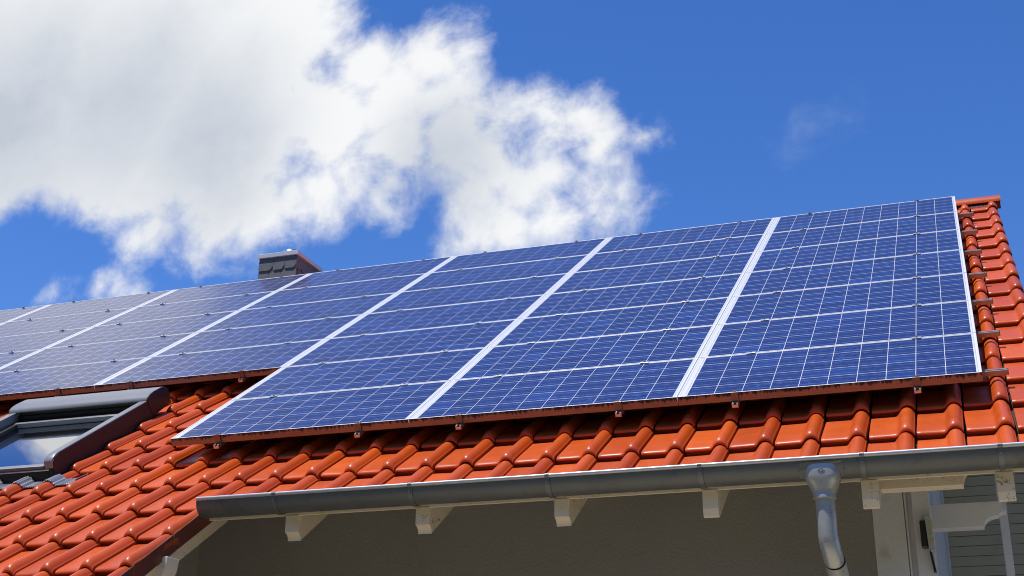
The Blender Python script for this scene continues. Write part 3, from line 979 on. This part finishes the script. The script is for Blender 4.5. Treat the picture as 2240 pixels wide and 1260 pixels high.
for k in range(6):
    z = Z0 - 0.818 - 0.021 * k
    b.box((-0.352, WALL_Y - 0.0865, z), (-0.342, WALL_Y - 0.0852, z + 0.008))
b.build("led_array", LED, lamp)
b = MB()
b.prism([(-0.362, Z0 - 0.952), (-0.352, Z0 - 0.952), (-0.338, Z0 - 1.055), (-0.350, Z0 - 1.057)], WALL_Y - 0.05, WALL_Y - 0.009, lambda a, c, t: (a, t, c))
b.build("mounting_bracket", BLACK_PLASTIC, lamp)

# ------------------------------------------------------------------ solar panels
PU, PV = 1.66, 0.8225            # column and row pitch
FD = 0.052                       # frame depth


def make_panel():
    root = empty("solar_panel", (0, 0, 0), PITCH)
    b = MB()
    L = 0.011
    for k, (a, c) in enumerate((((0, 0), (PW, L)), ((0, PH - L), (PW, PH)), ((0, L), (L, PH - L)), ((PW - L, L), (PW, PH - L)))):
        b.box((a[0], a[1], 0.0), (c[0], c[1], FD))
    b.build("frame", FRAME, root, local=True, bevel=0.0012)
    b = MB()
    b.box((L - 0.001, L - 0.001, FD - 0.008), (PW - L + 0.001, PH - L + 0.001, FD - 0.0025))
    b.build("cell_sheet", CELLS, root, local=True)
    return root


def copy_tree(o, parent=None):
    c = o.copy()
    COL.objects.link(c)
    if parent is not None:
        c.parent = parent
    for ch in list(o.children):
        copy_tree(ch, c)
    return c


ROWS = ["bottom", "second", "third", "fourth", "fifth", "sixth", "top"]
COLS = ["rightmost", "second from right", "third from right", "fourth from right", "fifth from right", "sixth from right", "leftmost"]
proto = None
for c in range(7):
    for r in range(7):
        if c >= 3 and r < 2:
            continue
        if proto is None:
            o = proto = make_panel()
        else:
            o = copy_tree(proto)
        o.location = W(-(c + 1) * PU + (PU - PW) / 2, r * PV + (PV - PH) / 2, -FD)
        row = ROWS[r] + (" row" if r in (0, 6) else " row up")
        o["label"] = "blue white-gridded solar panel in the %s, %s column" % (row, COLS[c])
        if c == 3 and r == 2:
            o["label"] = "blue solar panel just right of the roof window, in third row up, fourth column"
        o["category"] = "solar panel"
        o["group"] = "solar panels mounted on the tiled roof"

# ------------------------------------------------------------------ mounting rails with their clamps
RH = 0.024                       # upper rail height


def rail_profile(w, h):
    """channel with a slot along its top"""
    s, d = w * 0.22, h * 0.5
    return [(-w / 2, 0), (w / 2, 0), (w / 2, h), (s, h), (s, h - d), (-s, h - d), (-s, h), (-w / 2, h)]


def make_rail(length):
    root = empty("mounting_rail", (0, 0, 0), PITCH)
    b = MB()
    b.prism(rail_profile(0.036, RH), 0, length, lambda a, c, t: (a, t, c))
    b.build("channel", ALU, root, local=True)
    return root


def mid_clamp_mesh(root):
    b = MB()
    t = RH + FD + 0.001
    b.box((-0.029, -0.017, t), (0.029, 0.017, t + 0.004))
    b.box((-0.029, -0.0025, RH), (0.029, 0.0025, t))
    o = b.build("clamp", ALU, root, local=True, bevel=0.001)
    b = MB()
    b.prism([(0.0085 * math.cos(k * math.pi / 3), 0.0085 * math.sin(k * math.pi / 3)) for k in range(6)], t + 0.004, t + 0.013, lambda a, c, z: (a, c, z))
    b.build("bolt", STEEL, o, local=True)
    return o


def end_clamp_mesh(root):
    b = MB()
    t = RH + FD + 0.001
    b.box((-0.020, -0.0095, RH * 0.5), (0.020, -0.0045, t + 0.003))
    b.box((-0.020, -0.0045, t), (0.020, 0.011, t + 0.003))
    b.box((-0.018, -0.022, RH), (0.018, -0.010, RH + 0.003))
    o = b.build("end_clamp", CLAMP, root, local=True, bevel=0.001)
    b = MB()
    b.prism([(0.0075 * math.cos(k * math.pi / 3), 0.0075 * math.sin(k * math.pi / 3)) for k in range(6)], t + 0.003, t + 0.011, lambda a, c, z: (a, c + 0.002, z))
    b.build("bolt", STEEL, o, local=True)
    return o


def copy_to(o, parent, y, flip=False):
    c = copy_tree(o, parent)
    c.location = (0, y, 0)
    if flip:
        c.rotation_euler = (0, 0, math.pi)
    return c


mid0 = end0 = None
for c in range(7):
    r0 = 0 if c < 3 else 2
    nrow = 7 - r0
    for side, du in (("right", 0.345), ("left", 1.325)):
        rail = make_rail(nrow * PV + 0.075)
        du += random.uniform(-0.012, 0.012)
        rail.location = W(-c * PU - du, r0 * PV - 0.04, -FD - RH)
        tag(rail, "aluminium rail running up under the %s half of %s panel column" % (side, COLS[c]), "mounting rail", "rails running up the slope under the panels")
        if mid0 is None:
            mid0 = mid_clamp_mesh(rail); end0 = end_clamp_mesh(rail)
            mid0.location = (0, 0.04 + PV, 0); end0.location = (0, 0.043, 0)
            first = True
        else:
            copy_to(end0, rail, 0.043); copy_to(mid0, rail, 0.04 + PV)
        for k in range(2, nrow):
            copy_to(mid0, rail, 0.04 + PV * k)
        copy_to(end0, rail, 0.04 + PV * nrow - 0.004, True)

for r in range(7):
    ul = -3 * PU + 0.06 if r < 2 else -7 * PU
    rail = empty("mounting_rail", W(ul, r * PV + 0.285, -FD - RH - 0.031), PITCH)
    b = MB()
    b.prism(rail_profile(0.036, 0.030), 0, 0.135 - ul, lambda a, c, t: (t, a, c))
    b.build("channel", RAILMAT, rail, local=True, bevel=0.0008)
    tag(rail, "aluminium cross rail under %s panels, end poking out over right-hand tiles" % (ROWS[r] + (" row" if r in (0, 6) else " row up")),
        "mounting rail", "cross rails poking out right of the panels")
    b = MB()
    b.box((0.135 - ul + 0.0005, -0.018, 0.0), (0.135 - ul + 0.003, 0.018, 0.030))
    b.build("end_cap", BLACK_PLASTIC, rail, local=True)
